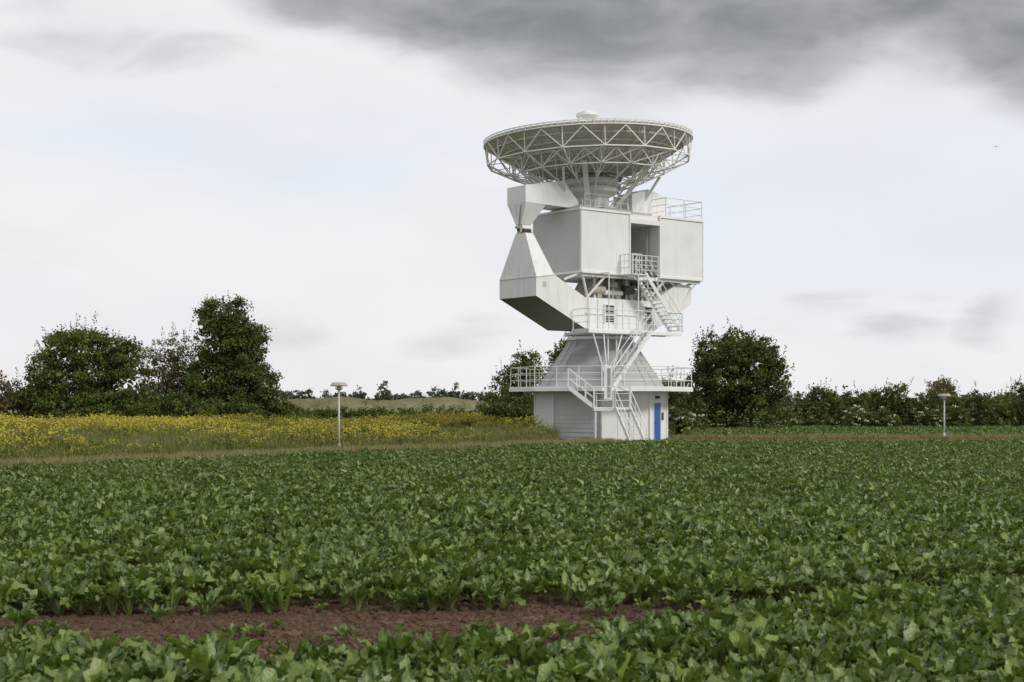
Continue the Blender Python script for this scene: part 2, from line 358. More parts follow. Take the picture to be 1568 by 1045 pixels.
rf.obj('cabin_roof_railing',T,(RAIL,)); rl.obj('railings',T,(RAIL,))
cx=MB(); c0=S(931,590,73.2)
cx.hull8([(c0.x-.2,-5.0,2.3),(c0.x+.2,-5.0,2.3),(c0.x+.2,-4.8,2.3),(c0.x-.2,-4.8,2.3)],[(c0.x-.2,-5.0,4.0),(c0.x+.2,-5.0,4.0),(c0.x+.2,-4.8,4.0),(c0.x-.2,-4.8,4.0)],0)
cx.beam((c0.x,-5.02,2.4),(c0.x,-5.02,3.9),.28,.03,1)
cx.obj('cable_duct',T,(WHITE,GALV))

# ---- dish
DC=L(-.5,.45,0); tl=math.radians(1.9)
def D(r,t,z):
    x=r*math.cos(t);y=r*math.sin(t); zz=z-15.3
    return Vector((DC.x+x*math.cos(tl)-zz*math.sin(tl), DC.y+y, 15.3+zz*math.cos(tl)+x*math.sin(tl)))
RR=5.68; Z0=14.35; ZR=16.45; kk=(ZR-Z0)/RR**2
def zs(r): return Z0+kk*r*r
ds=MB(); NT=96; rr=[.4,1.2,1.9,2.7,3.4,4.1,4.7,5.2,RR]
vs=[];fs=[]
for off in (0,.05):
    for r in rr:
        for i in range(NT): vs.append(D(r,2*math.pi*i/NT,zs(r)+off))
nr=len(rr)
def vi(l,j,i): return l*nr*NT+j*NT+i%NT
for j in range(nr-1):
    for i in range(NT):
        fs.append((vi(0,j,i),vi(0,j+1,i),vi(0,j+1,i+1),vi(0,j,i+1))); fs.append((vi(1,j,i+1),vi(1,j+1,i+1),vi(1,j+1,i),vi(1,j,i)))
for i in range(NT): fs.append((vi(0,nr-1,i),vi(1,nr-1,i),vi(1,nr-1,i+1),vi(0,nr-1,i+1)))
for f in fs: ds.add([vs[x] for x in f],[(0,1,2,3)],0)
for i in range(48):
    t=2*math.pi*(i+.5)/48
    for r0,r1 in zip(rr[1:-1],rr[2:]): ds.beam(D(r0,t,zs(r0)-.05),D(r1,t,zs(r1)-.05),.035,.09,0)
for r in (1.9,2.7,3.4,4.1,4.7,5.2):
    for i in range(48):
        t0=2*math.pi*i/48;t1=2*math.pi*(i+1)/48; ds.beam(D(r,t0,zs(r)-.06),D(r,t1,zs(r)-.06),.05,.10,0)
ds.obj('dish_reflector',T,(DISHU,))
tr=MB(); NRB=16
def ring(r,z,w,n=64):
    for i in range(n): tr.beam(D(r,2*math.pi*i/n,z),D(r,2*math.pi*(i+1)/n,z),w,w)
ring(RR+.03,ZR+.12,.05,96); ring(RR+.03,ZR-.10,.06,96)
for i in range(96):
    t=2*math.pi*i/96; tr.beam(D(RR+.03,t,ZR+.12),D(RR+.03,t,ZR-.1),.03)
def zlow(r):
    return 13.75+ (15.25-13.75)*((r-1.7)/(5.55-1.7))**1.3 if r>1.7 else 13.75
nodes=[1.7,2.9,4.2,5.58]
for i in range(NRB):
    t=2*math.pi*i/NRB+.1; th=2*math.pi*(i+.5)/NRB+.1; t2=2*math.pi*(i+1)/NRB+.1
    for a_,b_ in zip(nodes[:-1],nodes[1:]):
        tr.beam(D(a_,t,zlow(a_)),D(b_,t,zlow(b_)),.06); tr.beam(D(a_,t,zs(a_)-.1),D(b_,t,zs(b_)-.1),.045)
        tr.beam(D(a_,t,zs(a_)-.1),D(b_,t,zlow(b_)),.04)
    for a_ in nodes[1:]:
        tr.beam(D(a_,t,zlow(a_)),D(a_,t,zs(a_)-.1),.04)
    for a_ in nodes[2:]:
        tr.beam(D(a_,t,zlow(a_)),D(a_,t2,zlow(a_)),.055)
        tr.beam(D(a_,t,zlow(a_)),D(a_+(.1 if a_>5 else 0),th,zs(a_)-.1),.045); tr.beam(D(a_,t2,zlow(a_)),D(a_+(.1 if a_>5 else 0),th,zs(a_)-.1),.045)
    tr.beam(D(4.2,t,zlow(4.2)),D(5.58,t2,zlow(5.58)),.04)
    tr.beam(D(2.9,t,zlow(2.9)),D(4.2,th,zs(4.2)-.1),.04); tr.beam(D(2.9,t2,zlow(2.9)),D(4.2,th,zs(4.2)-.1),.04)
tr.obj('dish_truss',T,(WHITE,))
hb=MB()
def dring(r,z,n=24): return [D(r,2*math.pi*i/n,z) for i in range(n)]
hb.hull8(dring(1.05,12.5),dring(1.05,13.3),0)
hb.hull8(dring(1.0,13.3),dring(1.55,13.55),0); hb.hull8(dring(1.55,13.56),dring(1.62,14.3),0); hb.hull8(dring(1.75,13.85),dring(1.75,13.97),1)
for i in range(32):
    t=2*math.pi*i/32; hb.beam(D(1.75,t,14.25),D(1.75,t,14.42),.1,.1,2)
hb.hull8(dring(1.7,14.28),dring(1.7,14.36),2)
for i in range(4):
    t=2*math.pi*i/4+math.radians(38+45)
    hb.beam(D(1.3,t,12.6),D(3.3,t,zs(3.3)-.15),.26,.2,0); hb.beam(D(.9,t+.25,12.6),D(2.6,t+.25,zs(2.6)-.15),.08,.08,0)
for s in (-1,1):
    for bb in (-.7,.7): hb.beam(L(s*2.9-.3,bb,13.3),D(4.0,math.atan2((L(s,bb*.8,0)).y,(L(s,bb*.8,0)).x),zs(4.0)-.9),.12,.12,0)
hb.obj('dish_hub',T,(WHITE,GALV,TAN))
sb=MB()
sb.hull8(dring(.5,17.75),dring(.6,17.85),0);sb.hull8(dring(.6,17.852),dring(.58,18.0),0);sb.hull8(dring(.3,18.002),dring(.25,18.12),0)
for i in range(4):
    t=2*math.pi*i/4+.9; sb.beam(D(.5,t,17.78),D(2.6,t,zs(2.6)),.07)
sb.hull8(dring(.5,zs(0)),dring(.3,15.8),0)
sb.obj('subreflector',T,(STAIN,))

# ------------------------------------------------------------------ lamps
def lamp(name,px,base,Y,h):
    e=empty(name,((px-784)/F*Y,Y,0)); b=MB()
    b.tube((0,0,-.05),(0,0,h-.3),.045,.04,n=12); b.tube((0,0,0),(0,0,.5),.065,.065,n=12); b.tube((0,0,0),(0,0,.04),.13,n=12)
    b.obj('pole',e,(GALV,),True)
    c=MB(); c.tube((0,0,h-.3),(0,0,h-.24),.07,.16,n=24,mi=0); 
    for k in range(4): 
        t=k*math.pi/2; c.tube((.14*math.cos(t),.14*math.sin(t),h-.24),(.14*math.cos(t),.14*math.sin(t),h-.1),.012,n=5,mi=0)
    c.tube((0,0,h-.24),(0,0,h-.13),.11,.11,n=24,mi=1)
    c.tube((0,0,h-.13),(0,0,h-.10),.35,.36,n=28,mi=2); c.tube((0,0,h-.098),(0,0,h+.02),.36,.26,n=28,mi=2); c.obj('lamp_head',e,(GALV,WHITE,TAN))
lamp('garden_street_lamp',519,698,57.7,2.95); lamp('garden_street_lamp.001',1446,677,77.3,2.6)

# ------------------------------------------------------------------ ground & sheets
def sheet(name,pts,z,mat):
    b=MB(); b.add([(x,y,z) for x,y in pts],[tuple(range(len(pts)))]); return b.obj(name,None,(mat,))
sheet('ground',[(-4000,-600),(4000,-600),(4000,7000),(-4000,7000)],0,GROUND)
EDGE=[(-60,-4),(-15.3,42.4),(-6.6,54.4),(1.64,63.9),(6,67.5),(10,69.3),(25.4,70.5),(80,73)]
def edgeY(x):
    for (x0,y0),(x1,y1) in zip(EDGE[:-1],EDGE[1:]):
        if x0<=x<=x1: return y0+(y1-y0)*(x-x0)/(x1-x0)
    return -4 if x<0 else 73
sheet('field_soil',[(-60,-30),(80,-30),(80,74)]+[(x,y+.8) for x,y in EDGE[::-1]][1:],.004,SOIL)
sheet('gravel_path',[(6.5,72.2),(10,72.6),(30,73.6),(90,76),(90,79),(30,76.4),(12,76.2),(9,76.5),(5,75.0)],.008,PATH)
sheet('background_field',[(-200,230),(10,230),(60,620),(-500,620)],.012,FARF)

# ------------------------------------------------------------------ instancing
def gn_scatter(name,pts,rot,scl,idx,objs):
    col=bpy.data.collections.new(name+'_parts')
    for o in objs: col.objects.link(o)
    me=bpy.data.meshes.new(name); me.vertices.add(len(pts)); me.vertices.foreach_set('co',np.asarray(pts,dtype=np.float32).ravel())
    a=me.attributes.new('rot','FLOAT_VECTOR','POINT'); a.data.foreach_set('vector',np.asarray(rot,dtype=np.float32).ravel())
    a=me.attributes.new('scl','FLOAT','POINT'); a.data.foreach_set('value',np.asarray(scl,dtype=np.float32))
    a=me.attributes.new('idx','INT','POINT'); a.data.foreach_set('value',np.asarray(idx,dtype=np.int32))
    me.update(); o=bpy.data.objects.new(name,me); scene.collection.objects.link(o)
    ng=bpy.data.node_groups.new(name+'_gn','GeometryNodeTree')
    ng.interface.new_socket('Geometry',in_out='INPUT',socket_type='NodeSocketGeometry'); ng.interface.new_socket('Geometry',in_out='OUTPUT',socket_type='NodeSocketGeometry')
    N=ng.nodes; gi=N.new('NodeGroupInput');go=N.new('NodeGroupOutput');ip=N.new('GeometryNodeInstanceOnPoints');ci=N.new('GeometryNodeCollectionInfo')
    ci.inputs['Collection'].default_value=col; ci.inputs['Separate Children'].default_value=True; ci.inputs['Reset Children'].default_value=True
    def na(n,t):
        x=N.new('GeometryNodeInputNamedAttribute'); x.data_type=t; x.inputs['Name'].default_value=n; return x.outputs['Attribute']
    l=ng.links.new
    l(gi.outputs[0],ip.inputs['Points']); l(ci.outputs[0],ip.inputs['Instance']); ip.inputs['Pick Instance'].default_value=True
    l(na('idx','INT'),ip.inputs['Instance Index'])
    er=N.new('FunctionNodeEulerToRotation'); l(na('rot','FLOAT_VECTOR'),er.inputs[0]); l(er.outputs[0],ip.inputs['Rotation']); l(na('scl','FLOAT'),ip.inputs['Scale'])
    l(ip.outputs[0],go.inputs[0])
    md=o.modifiers.new('scatter','NODES'); md.node_group=ng
    return o
def proto(name,v,f,mats,mi=None,attr=None,smooth=False):
    me=bpy.data.meshes.new(name); me.from_pydata(v,[],f)
    for m in mats: me.materials.append(m)
    if mi is not None: me.polygons.foreach_set('material_index',mi)
    if smooth: me.polygons.foreach_set('use_smooth',[True]*len(f))
    if attr is not None:
        a=me.attributes.new('rib','FLOAT','POINT'); a.data.foreach_set('value',attr)
    me.update(); return bpy.data.objects.new(name,me)
def beet(seed,flat=0.0,nl=18,n=8,tag=''):
    r=random.Random(seed); V=[];Fc=[];A=[]
    for k in range(nl):
        az=k*2.399+r.uniform(-.4,.4); inner=k/nl
        lean=(.85-.68*inner)+r.uniform(-.15,.15)+flat
        pl=r.uniform(.14,.23)*(1.0-.15*inner); bl=r.uniform(.16,.26)*(1-.2*inner); bw=bl*r.uniform(.19,.26)
        ca,sa=math.cos(az),math.sin(az)
        side=Vector((-sa,ca,0)); tw=r.uniform(-1.1,1.1)
        pos=Vector((ca*.02,sa*.02,0)); ang=lean*.6
        path=[]
        ph=r.uniform(0,6); droop=r.uniform(.1,1.5)
        for i in range(n):
            path.append((pos.copy(),ang))
            step=(pl/2 if i<2 else bl/(n-3))
            d_=Vector((ca*math.sin(ang),sa*math.sin(ang),math.cos(ang))); pos=pos+d_*step
            ang+= (lean*.2 if i<2 else droop/(n-3))
        for i,(p_,an) in enumerate(path):
            nn=Vector((-ca*math.cos(an),-sa*math.cos(an),math.sin(an)))
            if i<2: w=.007
            else:
                s=(i-2)/(n-3); w=bw*(math.sin(math.pi*min(1,s*.92+.06))**.62) if s<1 else .004
                if i==2:w=.02
            sd=(side*math.cos(tw*i/n)+nn*math.sin(tw*i/n))
            wav=math.sin(ph+i*2.3)*.024 if i>2 else 0; wav2=math.sin(ph*2+i*2.6)*.024 if i>2 else 0
            cup=.3*w
            V+= [p_-sd*w+nn*(cup+wav), p_-sd*w*.5+nn*(cup*.2-wav*.3), p_-nn*.004, p_+sd*w*.5+nn*(cup*.2+wav2*.3), p_+sd*w+nn*(cup-wav2)]
            rb=.9 if i<2 else .6
            A+= [.9,.9,1,.9,.9] if i<2 else [0,.03,rb*(1-.5*(i-2)/(n-2)),.03,0]
        base=len(V)-5*n
        for i in range(n-1):
            for j in range(4):
                q=base+i*5+j; Fc.append((q,q+1,q+6,q+5))
    return proto('beet_plant_%s%d'%(tag,seed),[tuple(v) for v in V],Fc,(BEET,),attr=A,smooth=True)
beets=[beet(i,flat=(.0,.12,-.1,.18,-.05,.05)[i]) for i in range(6)]+[beet(10+i,flat=(0,.12,-.08)[i],nl=14,n=6,tag='z') for i in range(3)]
def g(x):
    t=x-2.0; sp=t if t>20 else math.log1p(math.exp(t)); return .07*x+.62*sp
def sstep(a,b,x):
    t=max(0,min(1,(x-a)/(b-a))); return t*t*(3-2*t)
pts=[];rot=[];scl=[];idx=[]
drow=-22
while drow<72:
    sp=.195
    x=-34.0
    while x<60:
        x+=sp*random.uniform(.75,1.25)/(1.0 if x<2 else 1.25)
        y=drow+g(x)+random.gauss(0,.03)
        if y<3 or y>edgeY(x)-.3: continue
        if abs(x)>.40*y+4: continue
        d_=y-g(x)
        kr=sstep(.2,2.4,x); kl=sstep(-3.3,-4.5,x)
        w0=11.45+1.75*kr+1.5*kl; w1=14.9-.7*kr-.25*kl
        edge_n=.8*mnoise.noise(Vector((x*.55,3,0)))+.6*mnoise.noise(Vector((x*1.7,8,0)))
        s=random.uniform(.72,1.15)
        if w0+edge_n<d_<w1+.25*mnoise.noise(Vector((x*1.5,1,0))):
            pk=.6 if d_<w0+edge_n+.6 else (.3 if d_<w0+edge_n+1.6 else .05)
            if random.random()>pk: continue
            s*=random.uniform(.3,.75)
        nz=mnoise.noise(Vector((x*.22,y*.22,0)))+.6*mnoise.noise(Vector((x*.9,y*.9,7)))
        s*=1+.25*nz
        if random.random()<.08: continue
        pts.append((x,y,0));rot.append((random.gauss(0,.1),random.gauss(0,.1),random.uniform(0,6.28)));scl.append(s*.99);idx.append(random.randrange(6) if y<32 else 6+random.randrange(3))
    drow+=.52
print('beets',len(pts))
gn_scatter('sugar_beet_field',pts,rot,scl,idx,beets)
pts=[];rot=[];scl=[];idx=[]
for i in range(7000):
    y=random.uniform(79.5,108); x=random.uniform(11,60)
    if y<79.5+(x-11)*.05: continue
    pts.append((x,y,0));rot.append((0,0,random.uniform(0,6.28)));scl.append(random.uniform(.9,1.3));idx.append(random.randrange(3))
gn_scatter('crop_field',pts,rot,scl,idx,[beet(20+i,nl=12,n=6,tag='c') for i in range(3)])
def clod(seed):
    import bmesh
    bm=bmesh.new(); bmesh.ops.create_icosphere(bm,subdivisions=2,radius=1)
    for v in bm.verts: v.co*=1+.45*mnoise.noise(v.co*1.4+Vector((seed*7,0,0))); v.co.z*=.6
    me=bpy.data.meshes.new('clod_%d'%seed); bm.to_mesh(me); bm.free(); me.materials.append(SOIL); return bpy.data.objects.new('clod_%d'%seed,me)
clods=[clod(i) for i in range(4)]
pts=[];rot=[];scl=[];idx=[]
for i in range(30000):
    x=random.uniform(-8,10); y=g(x)+random.uniform(11.0,15.6)
    s=random.uniform(.006,.024) if random.random()<.9 else random.uniform(.024,.055)
    pts.append((x,y,.004));rot.append((random.uniform(0,6),random.uniform(0,.4),random.uniform(0,6)));scl.append(s);idx.append(random.randrange(4))
gn_scatter('soil_clods',pts,rot,scl,idx,clods)
# grasses and flowers
def tuft(seed,h,nb,spread,w,mat,flower=0,fmat=YEL,fs=.035,leafy=0):
    r=random.Random(seed);V=[];Fc=[];M=[]
    for k in range(nb):
        a=r.uniform(0,6.28);rad=spread*math.sqrt(r.random()); p=Vector((rad*math.cos(a),rad*math.sin(a),0)); b=r.uniform(0,6.28)
        hh=h*r.uniform(.55,1.05); ln=r.uniform(.05,.35)*hh; dd=Vector((math.cos(b),math.sin(b),0)); sd=Vector((-dd.y,dd.x,0))*w*r.uniform(.6,1.3)
        m=p+dd*ln*.35+Vector((0,0,hh*.6)); t=p+dd*ln+Vector((0,0,hh)); o=len(V)
        V+=[p-sd,p+sd,m+sd*.8,m-sd*.8,t]; Fc+=[(o,o+1,o+2,o+3),(o+3,o+2,o+4)]; M+=[0,0]
    for k in range(leafy):
        a=r.uniform(0,6.28);rad=spread*math.sqrt(r.random()); c=Vector((rad*math.cos(a),rad*math.sin(a),r.uniform(.1,.85)*h))
        d1=Vector((r.gauss(0,1),r.gauss(0,1),r.gauss(0,.7))).normalized()*.07; d2=d1.orthogonal().normalized()*.03; o=len(V)
        V+=[c-d1,c+d2,c+d1,c-d2];Fc.append((o,o+1,o+2,o+3));M.append(0)
    for k in range(flower):
        a=r.uniform(0,6.28);rad=spread*math.sqrt(r.random()); c=Vector((rad*math.cos(a),rad*math.sin(a),h*(.55+.5*r.random()**.8)))
        for q in range(3):
            cc=c+Vector((r.gauss(0,.03),r.gauss(0,.03),r.gauss(0,.04)))
            d1=Vector((r.gauss(0,1),r.gauss(0,1),r.gauss(0,.6))).normalized(); d2=d1.orthogonal().normalized()*fs*.8; d1=d1*fs; o=len(V)
            V+=[cc-d1,cc+d2,cc+d1,cc-d2];Fc.append((o,o+1,o+2,o+3));M.append(1)
    return proto('tuft_%02d'%seed,[tuple(v) for v in V],Fc,(mat,fmat),mi=M)
tufts=[tuft(10,.95,40,.3,.013,GRASS,13,leafy=34),tuft(11,1.08,40,.35,.013,GRASS,17,leafy=44),tuft(12,.85,36,.3,.013,GRASS,8,leafy=34),
       tuft(13,1.05,50,.3,.013,GRASS),tuft(14,.95,55,.35,.012,STRAW),tuft(15,.38,50,.22,.012,STRAW),tuft(16,.3,50,.22,.012,GRASS),tuft(17,.85,45,.3,.014,GRASS,0,leafy=60)]
pts=[];rot=[];scl=[];idx=[]
def addp(x,y,s,i): pts.append((x,y,0));rot.append((random.gauss(0,.08),random.gauss(0,.08),random.uniform(0,6.28)));scl.append(s);idx.append(i)
for i in range(27000):
    x=random.uniform(-46,2.2); y=random.uniform(30,92)
    if x<-.45*y-3: continue
    e=edgeY(x)
    if y<e+2.6: continue
    if (x-4.87)**2+(y-78)**2<5.3**2: continue
    if y>86 and x>-2: continue
    nz=mnoise.noise(Vector((x*.13+5,y*.08,0)))+.6*mnoise.noise(Vector((x*.5,y*.3,4)))
    near=min(1,(y-e-2.6)/5.5)
    pr=(.36+1.5*nz)*near
    if x>-1.5: pr*=.4
    i_=random.choice((0,0,1,1,2)) if random.random()<pr else random.choice((3,3,4,7,7,7))
    addp(x,y,random.uniform(.65,1.2)*(.55+.45*near)*(1+.3*nz),i_)
gn_scatter('wildflower_meadow',pts,rot,scl,idx,tufts); print('wild',len(pts))
pts=[];rot=[];scl=[];idx=[]
for i in range(26000):
    x=random.uniform(-32,55); e=edgeY(x); y=e+random.uniform(-.2,3.6)
    if abs(x)>.45*y+3: continue
    if random.random()<.85*(1 if .1<y-e<.9 else 0): continue
    if x>7 and y-e>2.8: continue
    addp(x,y,random.uniform(.45,1.25)*(1 if x<5 else .7),random.choice((5,5,6,6,5)) )
for i in range(5000):
    x=random.uniform(5,60); y=random.uniform(76.2,80)+max(0,(x-12)*.04)
    if (x-4.87)**2+(y-78)**2<4.2**2: continue
    addp(x,y,random.uniform(.5,1.3),random.choice((5,6,6)))
for i in range(700):
    t=random.uniform(0,6.28); r_=random.uniform(3.75,5.2); addp(4.87+r_*math.cos(t),78+r_*math.sin(t),random.uniform(.4,.9),random.choice((5,6)))
for i in range(9000):
    x=random.uniform(-60,12); y=random.uniform(92,130); addp(x,y,random.uniform(.5,.95),random.choice((3,6,6,7)))
gn_scatter('grass_verge',pts,rot,scl,idx,tufts)

# ------------------------------------------------------------------ trees
def leafcloud(name,lobes,nclump,per,ls,cr,mat,parent=None,seed=1,shoots=0,flowers=0,core=5,zmin=.05,flat=.7):
    r=np.random.default_rng(seed)
    Lb=np.array(lobes,float); vol=(Lb[:,3]*Lb[:,4]*Lb[:,5])**.72; pr=vol/vol.sum()
    k=r.choice(len(Lb),nclump,p=pr); d_=r.normal(size=(nclump,3)); d_/=np.linalg.norm(d_,axis=1)[:,None]
    rad=r.uniform(.35,1.0,nclump)**.45
    rad=rad*r.uniform(.94,1.10,nclump)
    cc=Lb[k,:3]+d_*Lb[k,3:]*rad[:,None]
    csz=cr*r.uniform(.5,1.3,nclump)
    cnt=r.poisson(per*(csz/cr)**2)+3
    ctr=np.repeat(cc,cnt,axis=0); cs=np.repeat(csz,cnt)[:,None]
    off=r.normal(size=ctr.shape)*.42; P=ctr+off*cs*np.array([1,1,flat])
    size=ls*r.uniform(.6,1.4,len(P))
    if core:
        nc=nclump*core; k2=r.choice(len(Lb),nc,p=pr); dd=r.normal(size=(nc,3)); dd/=np.linalg.norm(dd,axis=1)[:,None]
        P2=Lb[k2,:3]+dd*Lb[k2,3:]*(r.uniform(0,.75,nc)**.5)[:,None]; P=np.vstack([P,P2]); size=np.concatenate([size,ls*r.uniform(1.2,2.3,nc)])
    if shoots:
        k3=r.choice(len(Lb),shoots,p=pr); dd=r.normal(size=(shoots,3)); dd[:,2]=np.abs(dd[:,2])+.2; dd/=np.linalg.norm(dd,axis=1)[:,None]
        b0=Lb[k3,:3]+dd*Lb[k3,3:]*.95; ln=r.uniform(.3,1.0,shoots)*cr*1.5; di=dd*.5+np.array([0,0,1.0])+r.normal(size=dd.shape)*.2
        m=18; s=np.linspace(0,1,m); Q=(b0[:,None,:]+di[:,None,:]*(ln[:,None]*s[None,:])[:,:,None]+r.normal(size=(shoots,m,3))*.09*(1.3-s)[None,:,None]).reshape(-1,3)
        P=np.vstack([P,Q]); size=np.concatenate([size,ls*r.uniform(.5,1.0,len(Q))])
    ok=P[:,2]>zmin; P=P[ok];size=size[ok]; n=len(P)
    a=r.normal(size=(n,3)); a/=np.linalg.norm(a,axis=1)[:,None]; b=np.cross(a,r.normal(size=(n,3))+np.array([0,0,.8])); b/=np.linalg.norm(b,axis=1)[:,None]+1e-9
    a=a*size[:,None]*.5; b=b*size[:,None]*.32
    V=np.stack([P-a,P+b,P+a,P-b],1).reshape(-1,3)
    mi=np.zeros(n,int)
    if flowers:
        nf=flowers; k4=r.choice(len(Lb),nf,p=pr); dd=r.normal(size=(nf,3)); dd[:,1]=-np.abs(dd[:,1]); dd/=np.linalg.norm(dd,axis=1)[:,None]
        c4=Lb[k4,:3]+dd*Lb[k4,3:]*1.05; Q=(c4[:,None,:]+r.normal(size=(nf,10,3))*np.array([.09,.09,.03])).reshape(-1,3); Q=Q[Q[:,2]>zmin]; nn=len(Q)
        a2=r.normal(size=(nn,3))*.05; b2=np.cross(a2,r.normal(size=(nn,3))); b2/=np.linalg.norm(b2,axis=1)[:,None]+1e-9; b2*=.05
        V=np.vstack([V,np.stack([Q-a2,Q+b2,Q+a2,Q-b2],1).reshape(-1,3)]); mi=np.concatenate([mi,np.ones(nn,int)]); n+=nn
    me=bpy.data.meshes.new(name); me.vertices.add(4*n); me.vertices.foreach_set('co',V.astype(np.float32).ravel())
    me.loops.add(4*n); me.loops.foreach_set('vertex_index',np.arange(4*n,dtype=np.int32)); me.polygons.add(n)
    me.polygons.foreach_set('loop_start',np.arange(0,4*n,4,dtype=np.int32)); me.polygons.foreach_set('loop_total',np.full(n,4,dtype=np.int32))
    me.materials.append(mat); me.materials.append(BLOSSOM); me.polygons.foreach_set('material_index',mi.astype(np.int32)); me.update(calc_edges=True)
    o=bpy.data.objects.new(name,me); scene.collection.objects.link(o)
    if parent: o.parent=parent
    return o,cc
def tree(name,loc,lobes,nclump,per,ls,cr,mat,seed,trunks,limbs=26,shoots=60,flowers=0,core=5):
    e=empty(name,loc); o,cc=leafcloud('crown',lobes,nclump,per,ls,cr,mat,e,seed,shoots,flowers,core)
    b=MB(); rr_=random.Random(seed)
    top=max(l[2]+l[5] for l in lobes)
    for (tx,ty,tr_) in trunks:
        p=Vector((tx,ty,-.1)); h=top*.72; seg=[p]; 
        for i in range(1,7):
            seg.append(Vector((tx+rr_.gauss(0,.12)*i,ty+rr_.gauss(0,.12)*i,h*i/6)))
        for i in range(6): b.tube(seg[i],seg[i+1],tr_*(1-i/7.0),tr_*(1-(i+1)/7.0),n=7,cap=False)
        for k in range(limbs):
            c=Vector(cc[rr_.randrange(len(cc))]); 
            i=rr_.randint(1,5); s=seg[i]
            if c.z<s.z*.7: s=seg[1]
            m_=s.lerp(c,.5)+Vector((rr_.gauss(0,.2),rr_.gauss(0,.2),rr_.gauss(0,.15)-.1)); r0=tr_*.38*(1-i/8)
            b.tube(s,m_,r0,r0*.6,n=5,cap=False); b.tube(m_,c,r0*.6,r0*.15,n=5,cap=False)
            for q in range(2):
                c2=c+Vector((rr_.gauss(0,.5),rr_.gauss(0,.5),rr_.uniform(0,.8))); b.tube(c,c2,r0*.2,r0*.06,n=4,cap=False)
    b.obj('trunk',e,(BARK,)); return e
def X(px,Y): return (px-784)/F*Y
Y=108
tree('broadleaf_tree',(X(128,Y),Y,0),[(0,0,4.6,3.7,3,2.8),(-2.2,0,3.2,2.6,2.5,2.6),(2.3,.3,4.2,2.4,2.4,2.9),(.3,-.5,6.3,2.1,2,1.7),(-1.6,0,6.7,1.3,1.3,1.2),(0,0,1.8,4.6,3,1.8),(-3.6,0,2.0,1.6,2,2.2),(3.2,0,5.8,1.2,1.3,1.2)],400,100,.20,.6,LEAF,11,[(0,0,.22),(-1.5,.3,.14),(2,.2,.15)],limbs=18,shoots=110,core=7)
tree('broadleaf_tree.001',(X(345,Y),Y+1,0),[(0,0,6.3,2.4,2.2,2.6),(-1.0,0,8.4,1.5,1.5,1.5),(1.3,0,7.5,1.5,1.4,1.8),(1.4,0,4.6,2.1,2.2,2.4),(-1.2,0,3.6,2.4,2.3,2.4),(.2,0,1.9,3.2,2.5,1.9),(2.6,0,3.0,1.2,1.5,1.6),(.4,0,8.9,1.1,1,1.2)],390,105,.20,.58,LEAF2,12,[(0,0,.24),(.9,.2,.15)],limbs=22,shoots=100,core=7)
tree('reddish_tree',(X(255,Y),Y+2.5,0),[(0,0,5.4,2.4,1.8,2.0),(-1,0,4.2,2.0,1.8,2.2),(1.2,0,3.6,1.9,1.7,2.0),(0,0,2.0,3.0,2.2,1.9)],220,50,.16,.5,LEAFB,13,[(0,0,.15),(-1.2,0,.11),(1.0,0,.1),(.5,.4,.09)],limbs=26,shoots=80)
tree('elder_bush',(X(215,Y),Y-2,0),[(0,0,1.6,4,1.6,1.7),(3.5,0,1.3,3,1.6,1.4),(7.5,0,1.2,2.6,1.5,1.3),(-4,0,1.5,3,1.6,1.5)],210,80,.18,.5,LEAF,14,[(0,0,.08)],limbs=8,shoots=40,core=8)
tree('scrub_bush',(X(20,Y),Y,0),[(0,0,1.8,2.6,2,1.7),(-1.8,0,2.6,2,2,2.0),(-5,0,2.4,3,2,2.2),(2.2,0,1.4,1.8,1.5,1.3)],180,65,.18,.5,LEAFB,15,[(0,0,.08),(-2,0,.08)],limbs=14,shoots=50,core=6)
tree('scrub_bush.001',(X(415,112),112,0),[(0,0,1.5,1.6,1.4,1.3),(1.4,0,1.0,1.2,1.2,1.0)],80,80,.16,.4,LEAFH,16,[(0,0,.06)],limbs=5,shoots=15,core=8)
Y=112
tree('broadleaf_tree.002',(X(800,Y),Y,0),[(0,0,3.6,1.8,1.6,2.0),(.3,0,5.2,1.1,1.0,1.2),(-1.2,0,2.4,1.6,1.5,1.8),(1.2,0,2.6,1.6,1.5,2.2)],150,80,.18,.5,LEAF,17,[(0,0,.14)],limbs=14,shoots=45,core=5)
tree('broadleaf_tree.003',(X(868,Y),Y+2,0),[(0,0,4.5,1.7,1.6,2.3),(-.5,0,6.2,1.0,1.0,1.1),(1.6,0,3.5,2,1.6,2.5)],140,80,.18,.5,LEAF2,18,[(0,0,.14)],limbs=14,shoots=40,core=5)
tree('elder_bush.001',(X(775,100),100,0),[(0,0,1.2,2.1,1.5,1.2),(-1.3,0,.9,1.0,1.2,.9),(1.5,0,1.5,1.5,1.3,1.3)],110,85,.16,.4,LEAF2,19,[(0,0,.07)],limbs=5,shoots=25,core=8)
Y=100
tree('broadleaf_tree.004',(X(1128,Y),Y,0),[(0,0,4.2,2.9,2.6,2.4),(-1.2,0,5.3,1.8,1.8,1.6),(1.3,0,5.1,1.8,1.8,1.6),(2.8,0,3.9,1.1,1.6,1.4),(-2.2,0,2.7,1.5,1.8,2.0),(.4,0,1.7,3.1,2.2,1.7),(.1,0,6.2,1.1,1.2,1.0)],340,105,.19,.55,LEAF2,20,[(0,0,.22),(1,.3,.14)],limbs=18,shoots=100,core=7)
tree('elder_bush.002',(X(1035,94),94,0),[(0,0,.9,1.5,1.2,1.0),(1.2,0,.7,1.1,1,.75),(-1.2,0,1.2,1.2,1,1.1)],75,80,.15,.38,LEAFH,21,[(0,0,.06)],limbs=4,shoots=10,flowers=48,core=8)
